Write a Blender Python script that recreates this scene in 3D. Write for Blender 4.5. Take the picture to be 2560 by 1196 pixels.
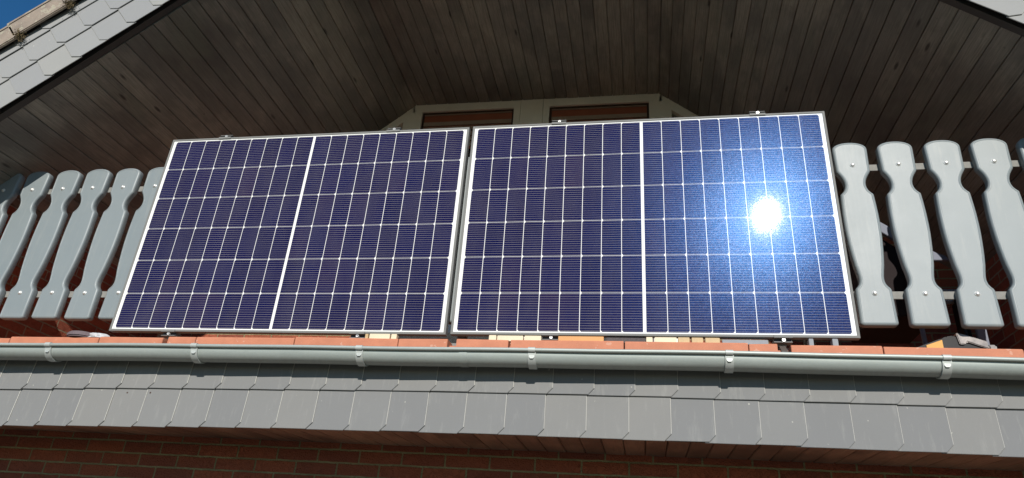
import bpy, bmesh, math, random
from mathutils import Vector, Matrix
random.seed(7)
for o in list(bpy.data.objects): bpy.data.objects.remove(o)
C = bpy.context.scene.collection
SC = bpy.context.scene

# ---------------------------------------------------------------- camera
cam = bpy.data.cameras.new('camera'); cam.lens = 24.679; cam.sensor_width = 36; cam.sensor_fit = 'HORIZONTAL'
cam.clip_start = 0.05; cam.clip_end = 500
co = bpy.data.objects.new('camera', cam); C.objects.link(co); SC.camera = co
R = ((0.98372, 0.16612, 0.06855), (-0.01318, 0.44711, -0.89438), (-0.17923, 0.87892, 0.44201))
M = Matrix(((R[0][0], -R[1][0], -R[2][0]), (R[0][1], -R[1][1], -R[2][1]), (R[0][2], -R[1][2], -R[2][2]))).to_4x4()
M.translation = (2.58902, -2.92058, -0.99186)
co.matrix_world = M
# ---------------------------------------------------------------- light
SUN = Vector((0.167, -0.869, 0.467)).normalized()
SUN_EL = math.asin(SUN.z); SUN_AZ = math.atan2(SUN.x, SUN.y)
w = bpy.data.worlds.new('World'); SC.world = w; w.use_nodes = True
nt = w.node_tree; nt.nodes.clear()
sky = nt.nodes.new('ShaderNodeTexSky'); sky.sky_type = 'NISHITA'; sky.sun_disc = False
sky.sun_elevation = SUN_EL; sky.sun_rotation = SUN_AZ; sky.air_density = 1.0; sky.dust_density = 0.05; sky.ozone_density = 3.0
bg = nt.nodes.new('ShaderNodeBackground'); bg.inputs[1].default_value = 0.092
wo = nt.nodes.new('ShaderNodeOutputWorld'); hs = nt.nodes.new('ShaderNodeHueSaturation'); hs.inputs['Saturation'].default_value = 1.3; nt.links.new(sky.outputs[0], hs.inputs['Color']); nt.links.new(hs.outputs[0], bg.inputs[0]); nt.links.new(bg.outputs[0], wo.inputs[0])
sl = bpy.data.lights.new('sun', 'SUN'); sl.energy = 5.0; sl.angle = math.radians(0.53); sl.color = (1.0, 0.95, 0.87)
so = bpy.data.objects.new('sun', sl); C.objects.link(so); so.location = SUN * 30
so.rotation_euler = SUN.to_track_quat('Z', 'Y').to_euler()
vs = SC.view_settings
SC.display_settings.display_device = 'sRGB'
vs.view_transform = 'Standard'; vs.look = 'None'; vs.exposure = 0.0; vs.gamma = 1.0; vs.use_curve_mapping = False
SC.cycles.max_bounces = 8; SC.cycles.diffuse_bounces = 5; SC.cycles.glossy_bounces = 4
SC.cycles.use_denoising = True
SC.cycles.sample_clamp_indirect = 6.0

# ---------------------------------------------------------------- materials
class NT:
    def __init__(s, name):
        s.m = bpy.data.materials.new(name); s.m.use_nodes = True
        s.t = s.m.node_tree; s.t.nodes.clear()
        s.out = s.n('ShaderNodeOutputMaterial')
    def n(s, typ, **kw):
        x = s.t.nodes.new(typ)
        for k, v in kw.items(): setattr(x, k, v)
        return x
    def l(s, a, b): s.t.links.new(a, b)
    def val(s, sock, v):
        if hasattr(v, 'node'): s.l(v, sock)
        else: sock.default_value = v
    def math(s, op, a, b=0.0, c=None, clamp=False):
        x = s.n('ShaderNodeMath', operation=op); x.use_clamp = clamp
        s.val(x.inputs[0], a); s.val(x.inputs[1], b)
        if c is not None: s.val(x.inputs[2], c)
        return x.outputs[0]
    def mix(s, f, a, b, typ='MIX'):
        x = s.n('ShaderNodeMix', data_type='RGBA', blend_type=typ)
        s.val(x.inputs[0], f); s.val(x.inputs[6], a); s.val(x.inputs[7], b)
        return x.outputs[2]
    def coord(s, which='Object', scale=(1, 1, 1), loc=(0, 0, 0)):
        tc = s.n('ShaderNodeTexCoord'); mp = s.n('ShaderNodeMapping')
        s.l(tc.outputs[which], mp.inputs[0]); mp.inputs['Scale'].default_value = scale; mp.inputs['Location'].default_value = loc
        return mp.outputs[0]
    def noise(s, vec, scale, detail=4, rough=0.55, out=0):
        x = s.n('ShaderNodeTexNoise'); s.l(vec, x.inputs['Vector'])
        x.inputs['Scale'].default_value = scale; x.inputs['Detail'].default_value = detail; x.inputs['Roughness'].default_value = rough
        return x.outputs[out]
    def ramp(s, fac, stops):
        x = s.n('ShaderNodeValToRGB'); s.l(fac, x.inputs[0]); r = x.color_ramp
        while len(r.elements) < len(stops): r.elements.new(0.5)
        for e, (p, c) in zip(r.elements, stops): e.position = p; e.color = c if len(c) == 4 else (*c, 1)
        return x.outputs[0]
    def bump(s, h, strength=0.3, dist=0.002, nrm=None):
        x = s.n('ShaderNodeBump'); x.inputs['Strength'].default_value = strength; x.inputs['Distance'].default_value = dist
        s.l(h, x.inputs['Height'])
        if nrm is not None: s.l(nrm, x.inputs['Normal'])
        return x.outputs[0]
    def bsdf(s, col, rough=0.6, metal=0.0, normal=None, spec=0.5):
        p = s.n('ShaderNodeBsdfPrincipled')
        s.val(p.inputs['Base Color'], col); s.val(p.inputs['Roughness'], rough); s.val(p.inputs['Metallic'], metal)
        p.inputs['Specular IOR Level'].default_value = spec
        if normal is not None: s.l(normal, p.inputs['Normal'])
        s.l(p.outputs[0], s.out.inputs[0]); return p
def c4(r, g=None, b=None):
    return (r, r if g is None else g, r if b is None else b, 1.0)
def sc(c, k): return (c[0] * k, c[1] * k, c[2] * k, 1.0)

def mottled(name, col, rough=0.6, lo=0.85, hi=1.12, scale=9, fine=120, metal=0.0, bump=0.15, bdist=0.001, spec=0.5, specks=None, tint=None):
    t = NT(name); v = t.coord()
    a = t.noise(v, scale, 5, 0.6); b = t.noise(v, fine, 3, 0.6)
    base = t.mix(a, sc(col, lo * 0.9), sc(tint or col, hi * 1.1))
    base = t.mix(t.math('MULTIPLY', b, 0.35), base, sc(col, 0.72))
    if specks:
        s_ = t.noise(t.coord(scale=(1, 1, 1), loc=(3, 1, 2)), specks[1], 2, 0.5)
        base = t.mix(t.math('MULTIPLY', t.math('GREATER_THAN', s_, specks[2]), specks[3]), base, specks[0])
    rr = t.math('MULTIPLY_ADD', a, 0.16, rough - 0.08)
    t.bsdf(base, rr, metal, t.bump(b, bump, bdist), spec)
    return t.m

MAT = {}
MAT['picket'] = None
def slate_mat(name='grey_fibre_cement_slate', k=1.0, warm=0.0):
    t = NT(name); v = t.coord()
    g = t.n('ShaderNodeNewGeometry')
    rnd = g.outputs['Random Per Island']
    a = t.noise(v, 5, 5, 0.6); b = t.noise(v, 260, 2, 0.6)
    base = t.ramp(rnd, [(0.0, (0.226 * k, 0.230 * k, 0.237 * k)), (0.5, (0.256 * k, 0.258 * k, 0.257 * k)), (1.0, (0.282 * k, 0.278 * k, (0.268 - warm) * k))])
    base = t.mix(t.math('MULTIPLY', a, 0.5), base, c4(0.21 * k, 0.213 * k, 0.208 * k))
    base = t.mix(t.math('MULTIPLY', b, 0.30), base, c4(0.17 * k, 0.172 * k, 0.17 * k))
    st = t.noise(t.coord(scale=(14, 14, 2.2)), 3, 4, 0.7)
    base = t.mix(t.ramp(st, [(0.56, (0, 0, 0)), (0.72, (0.35, 0.35, 0.35))]), base, c4(0.30, 0.30, 0.285))
    s_ = t.noise(v, 55, 1, 0.4)
    base = t.mix(t.ramp(s_, [(0.80, (0, 0, 0)), (0.83, (0.7, 0.7, 0.7))]), base, c4(0.5, 0.5, 0.44))
    t.bsdf(base, t.math('MULTIPLY_ADD', a, 0.15, 0.72), 0, t.bump(b, 0.25, 0.0006), 0.18)
    return t.m
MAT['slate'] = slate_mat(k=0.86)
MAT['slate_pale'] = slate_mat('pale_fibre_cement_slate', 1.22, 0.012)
MAT['slate_edge'] = mottled('raw_slate_edge', c4(0.50, 0.49, 0.45), 0.8, fine=400, bump=0.4)

def picket_mat():
    t = NT('grey_moulded_picket'); v = t.coord(scale=(26, 26, 1.6))
    oi = t.n('ShaderNodeObjectInfo')
    add = t.n('ShaderNodeVectorMath', operation='ADD'); t.l(v, add.inputs[0])
    sv = t.n('ShaderNodeVectorMath', operation='SCALE'); t.l(oi.outputs['Location'], sv.inputs[0]); sv.inputs[3].default_value = 13.7
    t.l(sv.outputs[0], add.inputs[1])
    wv = t.n('ShaderNodeTexWave', wave_type='BANDS', bands_direction='X'); t.l(add.outputs[0], wv.inputs['Vector'])
    wv.inputs['Scale'].default_value = 3.2; wv.inputs['Distortion'].default_value = 7; wv.inputs['Detail'].default_value = 3; wv.inputs['Detail Scale'].default_value = 0.8
    off = t.n('ShaderNodeVectorMath', operation='ADD'); t.l(t.coord(), off.inputs[0]); t.l(sv.outputs[0], off.inputs[1])
    n2 = t.noise(off.outputs[0], 7, 5, 0.6)
    n3 = t.noise(t.coord(), 300, 2, 0.5)
    base = t.mix(n2, c4(0.185, 0.217, 0.229), c4(0.228, 0.258, 0.266))
    base = t.mix(t.math('MULTIPLY', oi.outputs['Random'], 0.30), base, c4(0.27, 0.295, 0.295))
    base = t.mix(t.math('MULTIPLY', n3, 0.22), base, c4(0.17, 0.20, 0.21))
    of2 = t.n('ShaderNodeVectorMath', operation='ADD'); t.l(t.coord(scale=(9, 9, 1.2)), of2.inputs[0]); t.l(sv.outputs[0], of2.inputs[1])
    d = t.noise(of2.outputs[0], 3, 4, 0.65)
    base = t.mix(t.ramp(d, [(0.55, (0, 0, 0)), (0.75, (0.3, 0.3, 0.3))]), base, c4(0.33, 0.34, 0.32))
    h = t.math('MULTIPLY_ADD', n3, 0.3, wv.outputs['Fac'])
    t.bsdf(base, t.math('MULTIPLY_ADD', n2, 0.12, 0.40), 0, t.bump(h, 0.16, 0.0008), 0.5)
    return t.m
MAT['picket'] = picket_mat()

def zinc_mat():
    t = NT('weathered_zinc'); v = t.coord()
    a = t.noise(t.coord(scale=(1.2, 6, 6)), 4, 6, 0.65); b = t.noise(v, 90, 3, 0.6)
    base = t.mix(a, c4(0.335, 0.375, 0.352), c4(0.46, 0.50, 0.475))
    base = t.mix(t.math('MULTIPLY', b, 0.35), base, c4(0.235, 0.27, 0.245))
    # darker tone towards the underside of the trough, with a ragged edge
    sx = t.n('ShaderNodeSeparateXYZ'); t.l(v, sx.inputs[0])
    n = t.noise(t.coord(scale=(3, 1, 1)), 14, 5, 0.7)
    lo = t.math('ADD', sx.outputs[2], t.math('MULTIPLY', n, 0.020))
    under_tone = t.ramp(t.math('MULTIPLY_ADD', lo, -30, -3.75), [(0.0, (0, 0, 0)), (1.0, (0.75, 0.75, 0.75))])
    base = t.mix(under_tone, base, c4(0.17, 0.17, 0.145))
    s_ = t.noise(t.coord(scale=(1, 4, 9)), 26, 3, 0.6)
    base = t.mix(t.ramp(s_, [(0.73, (0, 0, 0)), (0.77, (0.55, 0.55, 0.55))]), base, c4(0.58, 0.6, 0.56))
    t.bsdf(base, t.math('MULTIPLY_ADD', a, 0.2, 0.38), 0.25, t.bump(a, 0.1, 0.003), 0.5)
    return t.m
MAT['zinc'] = zinc_mat()
MAT['zinc_light'] = mottled('newer_zinc_strap', c4(0.48, 0.51, 0.485), 0.5, 0.85, 1.1, scale=30, metal=0.2)

def brick_mat(name, axis, mortar=(0.34, 0.31, 0.17), dim=1.0, perp=0.25):
    t = NT(name)
    tc = t.n('ShaderNodeTexCoord'); sx = t.n('ShaderNodeSeparateXYZ'); t.l(tc.outputs['Object'], sx.inputs[0])
    cb = t.n('ShaderNodeCombineXYZ'); t.l(sx.outputs[axis], cb.inputs[0]); t.l(sx.outputs[2], cb.inputs[1])
    wob = t.noise(tc.outputs['Object'], 18, 3, 0.6, out=1)
    wv = t.n('ShaderNodeVectorMath', operation='MULTIPLY_ADD'); t.l(wob, wv.inputs[0]); wv.inputs[1].default_value = (0.008, 0.008, 0); t.l(cb.outputs[0], wv.inputs[2])
    br = t.n('ShaderNodeTexBrick'); t.l(wv.outputs[0], br.inputs['Vector'])
    br.inputs['Scale'].default_value = 1; br.inputs['Brick Width'].default_value = 0.220; br.inputs['Row Height'].default_value = 0.0625
    br.inputs['Mortar Size'].default_value = 0.0050; br.inputs['Mortar Smooth'].default_value = 0.25; br.inputs['Bias'].default_value = 0.0
    br.inputs['Color1'].default_value = (0.29 * dim, 0.080 * dim, 0.040 * dim, 1); br.inputs['Color2'].default_value = (0.19 * dim, 0.054 * dim, 0.034 * dim, 1)
    br.inputs['Mortar'].default_value = (*mortar, 1)
    a = t.noise(tc.outputs['Object'], 38, 6, 0.7); b = t.noise(tc.outputs['Object'], 9, 4, 0.6)
    col = t.mix(t.math('MULTIPLY', a, 0.55), br.outputs['Color'], c4(0.11, 0.045, 0.03))
    zz_ = t.n('ShaderNodeSeparateXYZ'); t.l(wv.outputs[0], zz_.inputs[0])
    fr = t.math('FRACT', t.math('DIVIDE', zz_.outputs[1], 0.0625))
    bed = t.math('LESS_THAN', t.math('MINIMUM', fr, t.math('SUBTRACT', 1.0, fr)), 0.10)
    jc = t.mix(t.math('MULTIPLY_ADD', bed, 1.0 - perp, perp), col, c4(*mortar))
    col = t.mix(t.math('MULTIPLY', br.outputs['Fac'], 0.92), col, jc)
    moss = t.ramp(b, [(0.42, (0, 0, 0)), (0.62, (0.65, 0.65, 0.65))])
    col = t.mix(t.math('MULTIPLY', br.outputs['Fac'], moss), col, sc(mortar, 0.55))
    # folded hand-moulded clay surface
    fold = t.n('ShaderNodeTexVoronoi', feature='DISTANCE_TO_EDGE'); t.l(t.noise(tc.outputs['Object'], 14, 3, 0.6, out=1), fold.inputs['Vector']); fold.inputs['Scale'].default_value = 7
    hf = t.math('MINIMUM', fold.outputs['Distance'], 0.10)
    h = t.math('ADD', t.math('MULTIPLY_ADD', br.outputs['Fac'], -1.6, a), t.math('MULTIPLY', hf, 6.0))
    t.bsdf(col, 0.85, 0, t.bump(h, 0.8, 0.006), 0.3)
    return t.m
MAT['brick_front'] = brick_mat('red_brick_front', 0, dim=1.55)
MAT['brick_side'] = brick_mat('red_brick_side', 1, (0.42, 0.34, 0.23), 1.9, 0.9)

def sc2(t, col, k): return t.mix(1.0, col, c4(k), 'MULTIPLY')
def board_mat(name, c_lo, c_hi, knots=True):
    """dark stained boards; UV u runs across (0.09 m per board), v along"""
    t = NT(name); tc = t.n('ShaderNodeTexCoord'); uv = tc.outputs['UV']
    sx = t.n('ShaderNodeSeparateXYZ'); t.l(uv, sx.inputs[0])
    g = t.n('ShaderNodeNewGeometry'); rnd = g.outputs['Random Per Island']
    cb = t.n('ShaderNodeCombineXYZ'); t.l(sx.outputs[0], cb.inputs[0]); t.l(sx.outputs[1], cb.inputs[1]); t.l(t.math('MULTIPLY', rnd, 37.0), cb.inputs[2])
    def mp(scale):
        m_ = t.n('ShaderNodeMapping'); t.l(cb.outputs[0], m_.inputs[0]); m_.inputs['Scale'].default_value = scale; return m_.outputs[0]
    grain = t.noise(mp((60, 2.2, 1)), 3.0, 6, 0.65)
    big = t.noise(mp((3, 0.9, 1)), 1.6, 4, 0.6)
    base = t.mix(rnd, c4(*c_lo), c4(*c_hi))
    shf = t.n('ShaderNodeCombineXYZ'); t.l(t.math('MULTIPLY', rnd, 0.16), shf.inputs[0]); t.l(t.math('MULTIPLY', rnd, 0.42), shf.inputs[1])
    wa = t.n('ShaderNodeVectorMath', operation='ADD'); t.l(t.coord(scale=(1, 0.6, 1)), wa.inputs[0]); t.l(shf.outputs[0], wa.inputs[1])
    wb = t.n('ShaderNodeVectorMath', operation='ADD'); t.l(t.coord(scale=(1, 0.7, 1), loc=(5, 2, 1)), wb.inputs[0]); t.l(shf.outputs[0], wb.inputs[1])
    wth = t.noise(wa.outputs[0], 1.4, 5, 0.62)
    w2 = t.noise(wb.outputs[0], 2.6, 4, 0.6)
    base = t.mix(t.ramp(wth, [(0.38, (0.85, 0.85, 0.85)), (0.52, (0, 0, 0))]), base, c4(c_lo[0] * 0.42, c_lo[1] * 0.42, c_lo[2] * 0.47))
    base = t.mix(t.ramp(wth, [(0.49, (0, 0, 0)), (0.60, (0.95, 0.95, 0.95))]), base, c4(c_hi[0] * 1.75, c_hi[1] * 1.74, c_hi[2] * 1.62))
    base = t.mix(t.ramp(w2, [(0.52, (0, 0, 0)), (0.68, (0.6, 0.6, 0.6))]), base, c4(c_hi[0] * 0.80, c_hi[1] * 0.92, c_hi[2] * 0.80))
    base = t.mix(t.ramp(big, [(0.3, (0, 0, 0)), (0.75, (0.8, 0.8, 0.8))]), base, sc(c_hi, 1.25))
    base = t.mix(t.ramp(grain, [(0.35, (0.55, 0.55, 0.55)), (0.6, (0, 0, 0))]), base, sc(c_lo, 0.6))
    if knots:
        vo = t.n('ShaderNodeTexVoronoi', feature='F1'); t.l(mp((10, 2.6, 1)), vo.inputs['Vector']); vo.inputs['Scale'].default_value = 1.0
        kn = t.ramp(vo.outputs['Distance'], [(0.05, (1, 1, 1)), (0.11, (0, 0, 0))])
        pick = t.n('ShaderNodeSeparateColor'); t.l(vo.outputs['Color'], pick.inputs[0])
        base = t.mix(t.math('MULTIPLY', kn, t.math('GREATER_THAN', pick.outputs[0], 0.45)), base, sc(c_lo, 0.35))
        web = t.noise(mp((22, 22, 1)), 2.0, 3, 0.5)
        base = t.mix(t.ramp(web, [(0.68, (0, 0, 0)), (0.74, (0.5, 0.5, 0.5))]), base, sc(c_lo, 0.55))
    t.bsdf(base, t.math('MULTIPLY_ADD', grain, 0.2, 0.42), 0, t.bump(grain, 0.3, 0.0012), 0.4)
    return t.m
MAT['board'] = board_mat('dark_stained_board', (0.150, 0.138, 0.119), (0.222, 0.206, 0.180))
MAT['board_low'] = board_mat('dark_stained_eaves_board', (0.130, 0.088, 0.064), (0.215, 0.150, 0.112), False)
MAT['hook_steel'] = mottled('dark_steel_hook', c4(0.10, 0.085, 0.075), 0.5)
MAT['rust'] = mottled('rusty_nail_head', c4(0.075, 0.045, 0.035), 0.8)
MAT['verge_wood'] = mottled('black_brown_verge_board', c4(0.05, 0.043, 0.038), 0.6)
MAT['cream'] = mottled('cream_window_paint', c4(0.90, 0.85, 0.76), 0.45, 0.92, 1.04, scale=5, fine=80, bump=0.08)
MAT['terracotta'] = mottled('terracotta', c4(0.50, 0.175, 0.092), 0.75, 0.85, 1.10, scale=16, fine=170, bump=0.5, bdist=0.0012, tint=c4(0.54, 0.215, 0.125), specks=(c4(0.60, 0.36, 0.27), 33, 0.68, 0.5))
MAT['joint'] = mottled('dark_joint', c4(0.10, 0.055, 0.04), 0.9)
MAT['alu'] = mottled('anodised_aluminium', c4(0.200, 0.200, 0.192), 0.62, 0.95, 1.04, metal=0.0, bump=0.04, spec=0.15)
MAT['alu_rail'] = mottled('dull_aluminium_flat_bar', c4(0.245, 0.24, 0.222), 0.7, 0.65, 1.25, scale=26, metal=0.0, bump=0.25, spec=0.15)
MAT['steel'] = mottled('stainless_bolt', c4(0.80, 0.79, 0.76), 0.34, 0.97, 1.02, metal=0.55, bump=0.02)
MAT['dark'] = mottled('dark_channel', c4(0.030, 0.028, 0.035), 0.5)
MAT['concrete'] = mottled('grey_concrete', c4(0.32, 0.31, 0.29), 0.85)
MAT['paving'] = mottled('bounce_paving', c4(0.13, 0.118, 0.102), 0.85, scale=2, fine=40)
MAT['grass'] = mottled('short_lawn', c4(0.052, 0.066, 0.028), 0.95, 0.6, 1.4, scale=3, fine=200)
MAT['roof_tile'] = mottled('weathered_roof_tile', c4(0.235, 0.200, 0.165), 0.85, 0.6, 1.25, scale=14, fine=140, bump=0.7, bdist=0.003, tint=c4(0.30, 0.24, 0.19), specks=(c4(0.38, 0.36, 0.27), 38, 0.62, 0.6))
MAT['moss'] = mottled('dry_moss', c4(0.13, 0.095, 0.045), 0.95, 0.5, 1.4, scale=90)
MAT['shutter'] = mottled('brown_roller_shutter', c4(0.33, 0.10, 0.055), 0.5)
MAT['shutter_grey'] = mottled('grey_shutter_rail', c4(0.36, 0.27, 0.215), 0.5)
MAT['brown_frame'] = mottled('dark_brown_frame', c4(0.045, 0.025, 0.018), 0.4)
MAT['cream_wood'] = mottled('pale_wood', c4(0.72, 0.62, 0.44), 0.6)
MAT['tan_wood'] = mottled('tan_wood', c4(0.52, 0.37, 0.19), 0.6, 0.7, 1.2, scale=40)
MAT['orange_wood'] = mottled('orange_wood', c4(0.62, 0.29, 0.085), 0.55)
MAT['shadowed'] = mottled('dark_shadowed_piece', c4(0.085, 0.075, 0.075), 0.95, 0.4, 1.8, scale=120, fine=300, bump=0.9, bdist=0.003)  # piece lying in shadow; that shadow is put into its dark colour
MAT['bluegrey'] = mottled('blue_grey_slab', c4(0.22, 0.235, 0.26), 0.6, 0.6, 1.3, scale=60)
MAT['bag'] = mottled('white_plastic_film', c4(0.55, 0.55, 0.56), 0.4, 0.6, 1.2, scale=40)
MAT['grey_stone'] = mottled('purple_grey_stone', c4(0.15, 0.115, 0.125), 0.8)
MAT['black_plastic'] = mottled('black_plastic', c4(0.014, 0.013, 0.014), 0.45, spec=0.2)
MAT['tape'] = mottled('shiny_grey_tape', c4(0.23, 0.205, 0.19), 0.28, 0.7, 1.3, scale=30, metal=0.3)
MAT['yellow'] = mottled('yellow_plastic', c4(0.60, 0.28, 0.012), 0.5)
MAT['chair_tube'] = mottled('blue_grey_tube', c4(0.19, 0.205, 0.255), 0.6, spec=0.2)
MAT['chair_fabric'] = mottled('dark_red_fabric', c4(0.012, 0.006, 0.007), 0.9)
MAT['cable'] = mottled('black_cable', c4(0.02), 0.5)

def glass_pane_mat():
    t = NT('window_glass')
    g = t.n('ShaderNodeBsdfGlossy'); g.inputs['Color'].default_value = c4(0.9); g.inputs['Roughness'].default_value = 0.02
    tr = t.n('ShaderNodeBsdfTransparent'); tr.inputs[0].default_value = c4(0.85, 0.87, 0.86)
    fr = t.n('ShaderNodeFresnel'); fr.inputs[0].default_value = 1.5
    mx = t.n('ShaderNodeMixShader'); t.l(fr.outputs[0], mx.inputs[0]); t.l(tr.outputs[0], mx.inputs[1]); t.l(g.outputs[0], mx.inputs[2])
    t.l(mx.outputs[0], t.out.inputs[0]); return t.m
MAT['glass'] = glass_pane_mat()

# --- solar laminate: cells and backsheet under textured glass
PW, PH = 1.722, 1.134
LIP = 0.011; MX = 0.016; MZ = 0.0055; MID = 0.0115
CW = (PW - 2 * LIP - 2 * MX - MID) / 18.0; CH = (PH - 2 * LIP - 2 * MZ) / 6.0
def glass_lobes(t, base_shader, kblue):
    """adds the two reflections of the dirty prismatic cover glass"""
    tc = t.n('ShaderNodeTexCoord'); geo = t.n('ShaderNodeNewGeometry')
    vo = t.n('ShaderNodeTexVoronoi', feature='F1'); t.l(tc.outputs['Object'], vo.inputs['Vector']); vo.inputs['Scale'].default_value = 520
    def tilt(amount):
        sb = t.n('ShaderNodeVectorMath', operation='SUBTRACT'); t.l(vo.outputs['Color'], sb.inputs[0]); sb.inputs[1].default_value = (0.5, 0.5, 0.5)
        ma = t.n('ShaderNodeVectorMath', operation='MULTIPLY_ADD'); t.l(sb.outputs[0], ma.inputs[0]); ma.inputs[1].default_value = amount if isinstance(amount, tuple) else (amount,) * 3; t.l(geo.outputs['Normal'], ma.inputs[2])
        no = t.n('ShaderNodeVectorMath', operation='NORMALIZE'); t.l(ma.outputs[0], no.inputs[0]); return no.outputs[0]
    core = t.n('ShaderNodeBsdfGlossy'); core.inputs['Color'].default_value = c4(0.0014); core.inputs['Roughness'].default_value = 0.058; t.l(tilt((0.008, 0.008, 0.012)), core.inputs['Normal'])
    halo = t.n('ShaderNodeBsdfGlossy'); halo.distribution = 'BECKMANN'; halo.inputs['Roughness'].default_value = 0.275; t.l(tilt(0.05), halo.inputs['Normal'])
    wn = t.n('ShaderNodeTexWhiteNoise'); t.l(vo.outputs['Color'], wn.inputs[0])
    hc = t.ramp(wn.outputs['Value'], [(0.0, (0.0001, 0.0009, 0.0032)), (0.45, (0.0003, 0.0017, 0.0052)), (0.82, (0.0010, 0.0017, 0.0060)), (1.0, (0.0026, 0.0034, 0.0070))])
    hk = t.mix(1.0, hc, c4(kblue), 'MULTIPLY'); t.l(hk, halo.inputs['Color'])
    mid = t.n('ShaderNodeBsdfGlossy'); mid.distribution = 'BECKMANN'; mid.inputs['Roughness'].default_value = 0.195; t.l(tilt(0.035), mid.inputs['Normal'])
    t.l(t.ramp(wn.outputs['Value'], [(0.0, (0.0003, 0.0012, 0.0030)), (0.6, (0.0006, 0.0018, 0.0038)), (1.0, (0.0020, 0.0028, 0.0044))]), mid.inputs['Color'])
    a = t.n('ShaderNodeAddShader'); t.l(base_shader, a.inputs[0]); t.l(core.outputs[0], a.inputs[1])
    b = t.n('ShaderNodeAddShader'); t.l(a.outputs[0], b.inputs[0]); t.l(halo.outputs[0], b.inputs[1])
    d_ = t.n('ShaderNodeAddShader'); t.l(b.outputs[0], d_.inputs[0]); t.l(mid.outputs[0], d_.inputs[1])
    t.l(d_.outputs[0], t.out.inputs[0])
def cell_mat():
    t = NT('blue_solar_cell'); tc = t.n('ShaderNodeTexCoord'); sx = t.n('ShaderNodeSeparateXYZ'); t.l(tc.outputs['Object'], sx.inputs[0])
    g = t.n('ShaderNodeNewGeometry'); rnd = g.outputs['Random Per Island']
    z = t.math('SUBTRACT', sx.outputs[2], LIP + MZ)
    ph = t.math('FRACT', t.math('MULTIPLY', z, 16.0 / CH))
    d = t.math('ABSOLUTE', t.math('SUBTRACT', ph, 0.5))
    line = t.math('LESS_THAN', d, 0.038)
    base = t.ramp(rnd, [(0.0, (0.0060, 0.0060, 0.034)), (0.4, (0.011, 0.0085, 0.040)), (0.7, (0.0070, 0.0075, 0.050)), (1.0, (0.022, 0.012, 0.042))])
    n = t.noise(tc.outputs['Object'], 6, 3, 0.6); n2 = t.noise(tc.outputs['Object'], 420, 2, 0.6)
    base = t.mix(n, base, c4(0.006, 0.008, 0.056))
    beads = t.math('MULTIPLY_ADD', t.noise(t.coord(scale=(1, 1, 0.2)), 9, 1, 0.5), 0.5, 0.45, clamp=True)
    base = t.mix(t.math('MULTIPLY', line, beads), base, c4(0.46, 0.42, 0.38))
    dz = t.ramp(sx.outputs[2], [(0.0, (1, 1, 1)), (0.05, (0.25, 0.25, 0.25)), (0.16, (0, 0, 0))])
    du = t.noise(t.coord(scale=(1, 1, 0.45)), 9, 6, 0.7)
    dust = t.math('MULTIPLY', t.math('ADD', t.ramp(du, [(0.42, (0, 0, 0)), (0.8, (0.03, 0.03, 0.03))]), t.math('MULTIPLY', dz, 0.03)), 1.0)
    base = t.mix(dust, base, c4(0.42, 0.39, 0.34))
    df = t.n('ShaderNodeBsdfDiffuse'); t.l(base, df.inputs[0])
    glass_lobes(t, df.outputs[0], 1.0); return t.m
def backsheet_mat():
    t = NT('white_backsheet'); df = t.n('ShaderNodeBsdfDiffuse'); n = t.noise(t.coord(), 14, 3, 0.5)
    t.l(t.mix(n, c4(0.74, 0.74, 0.71), c4(0.82, 0.82, 0.80)), df.inputs[0])
    glass_lobes(t, df.outputs[0], 1.0); return t.m
MAT['cell'] = cell_mat(); MAT['backsheet'] = backsheet_mat()

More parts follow.
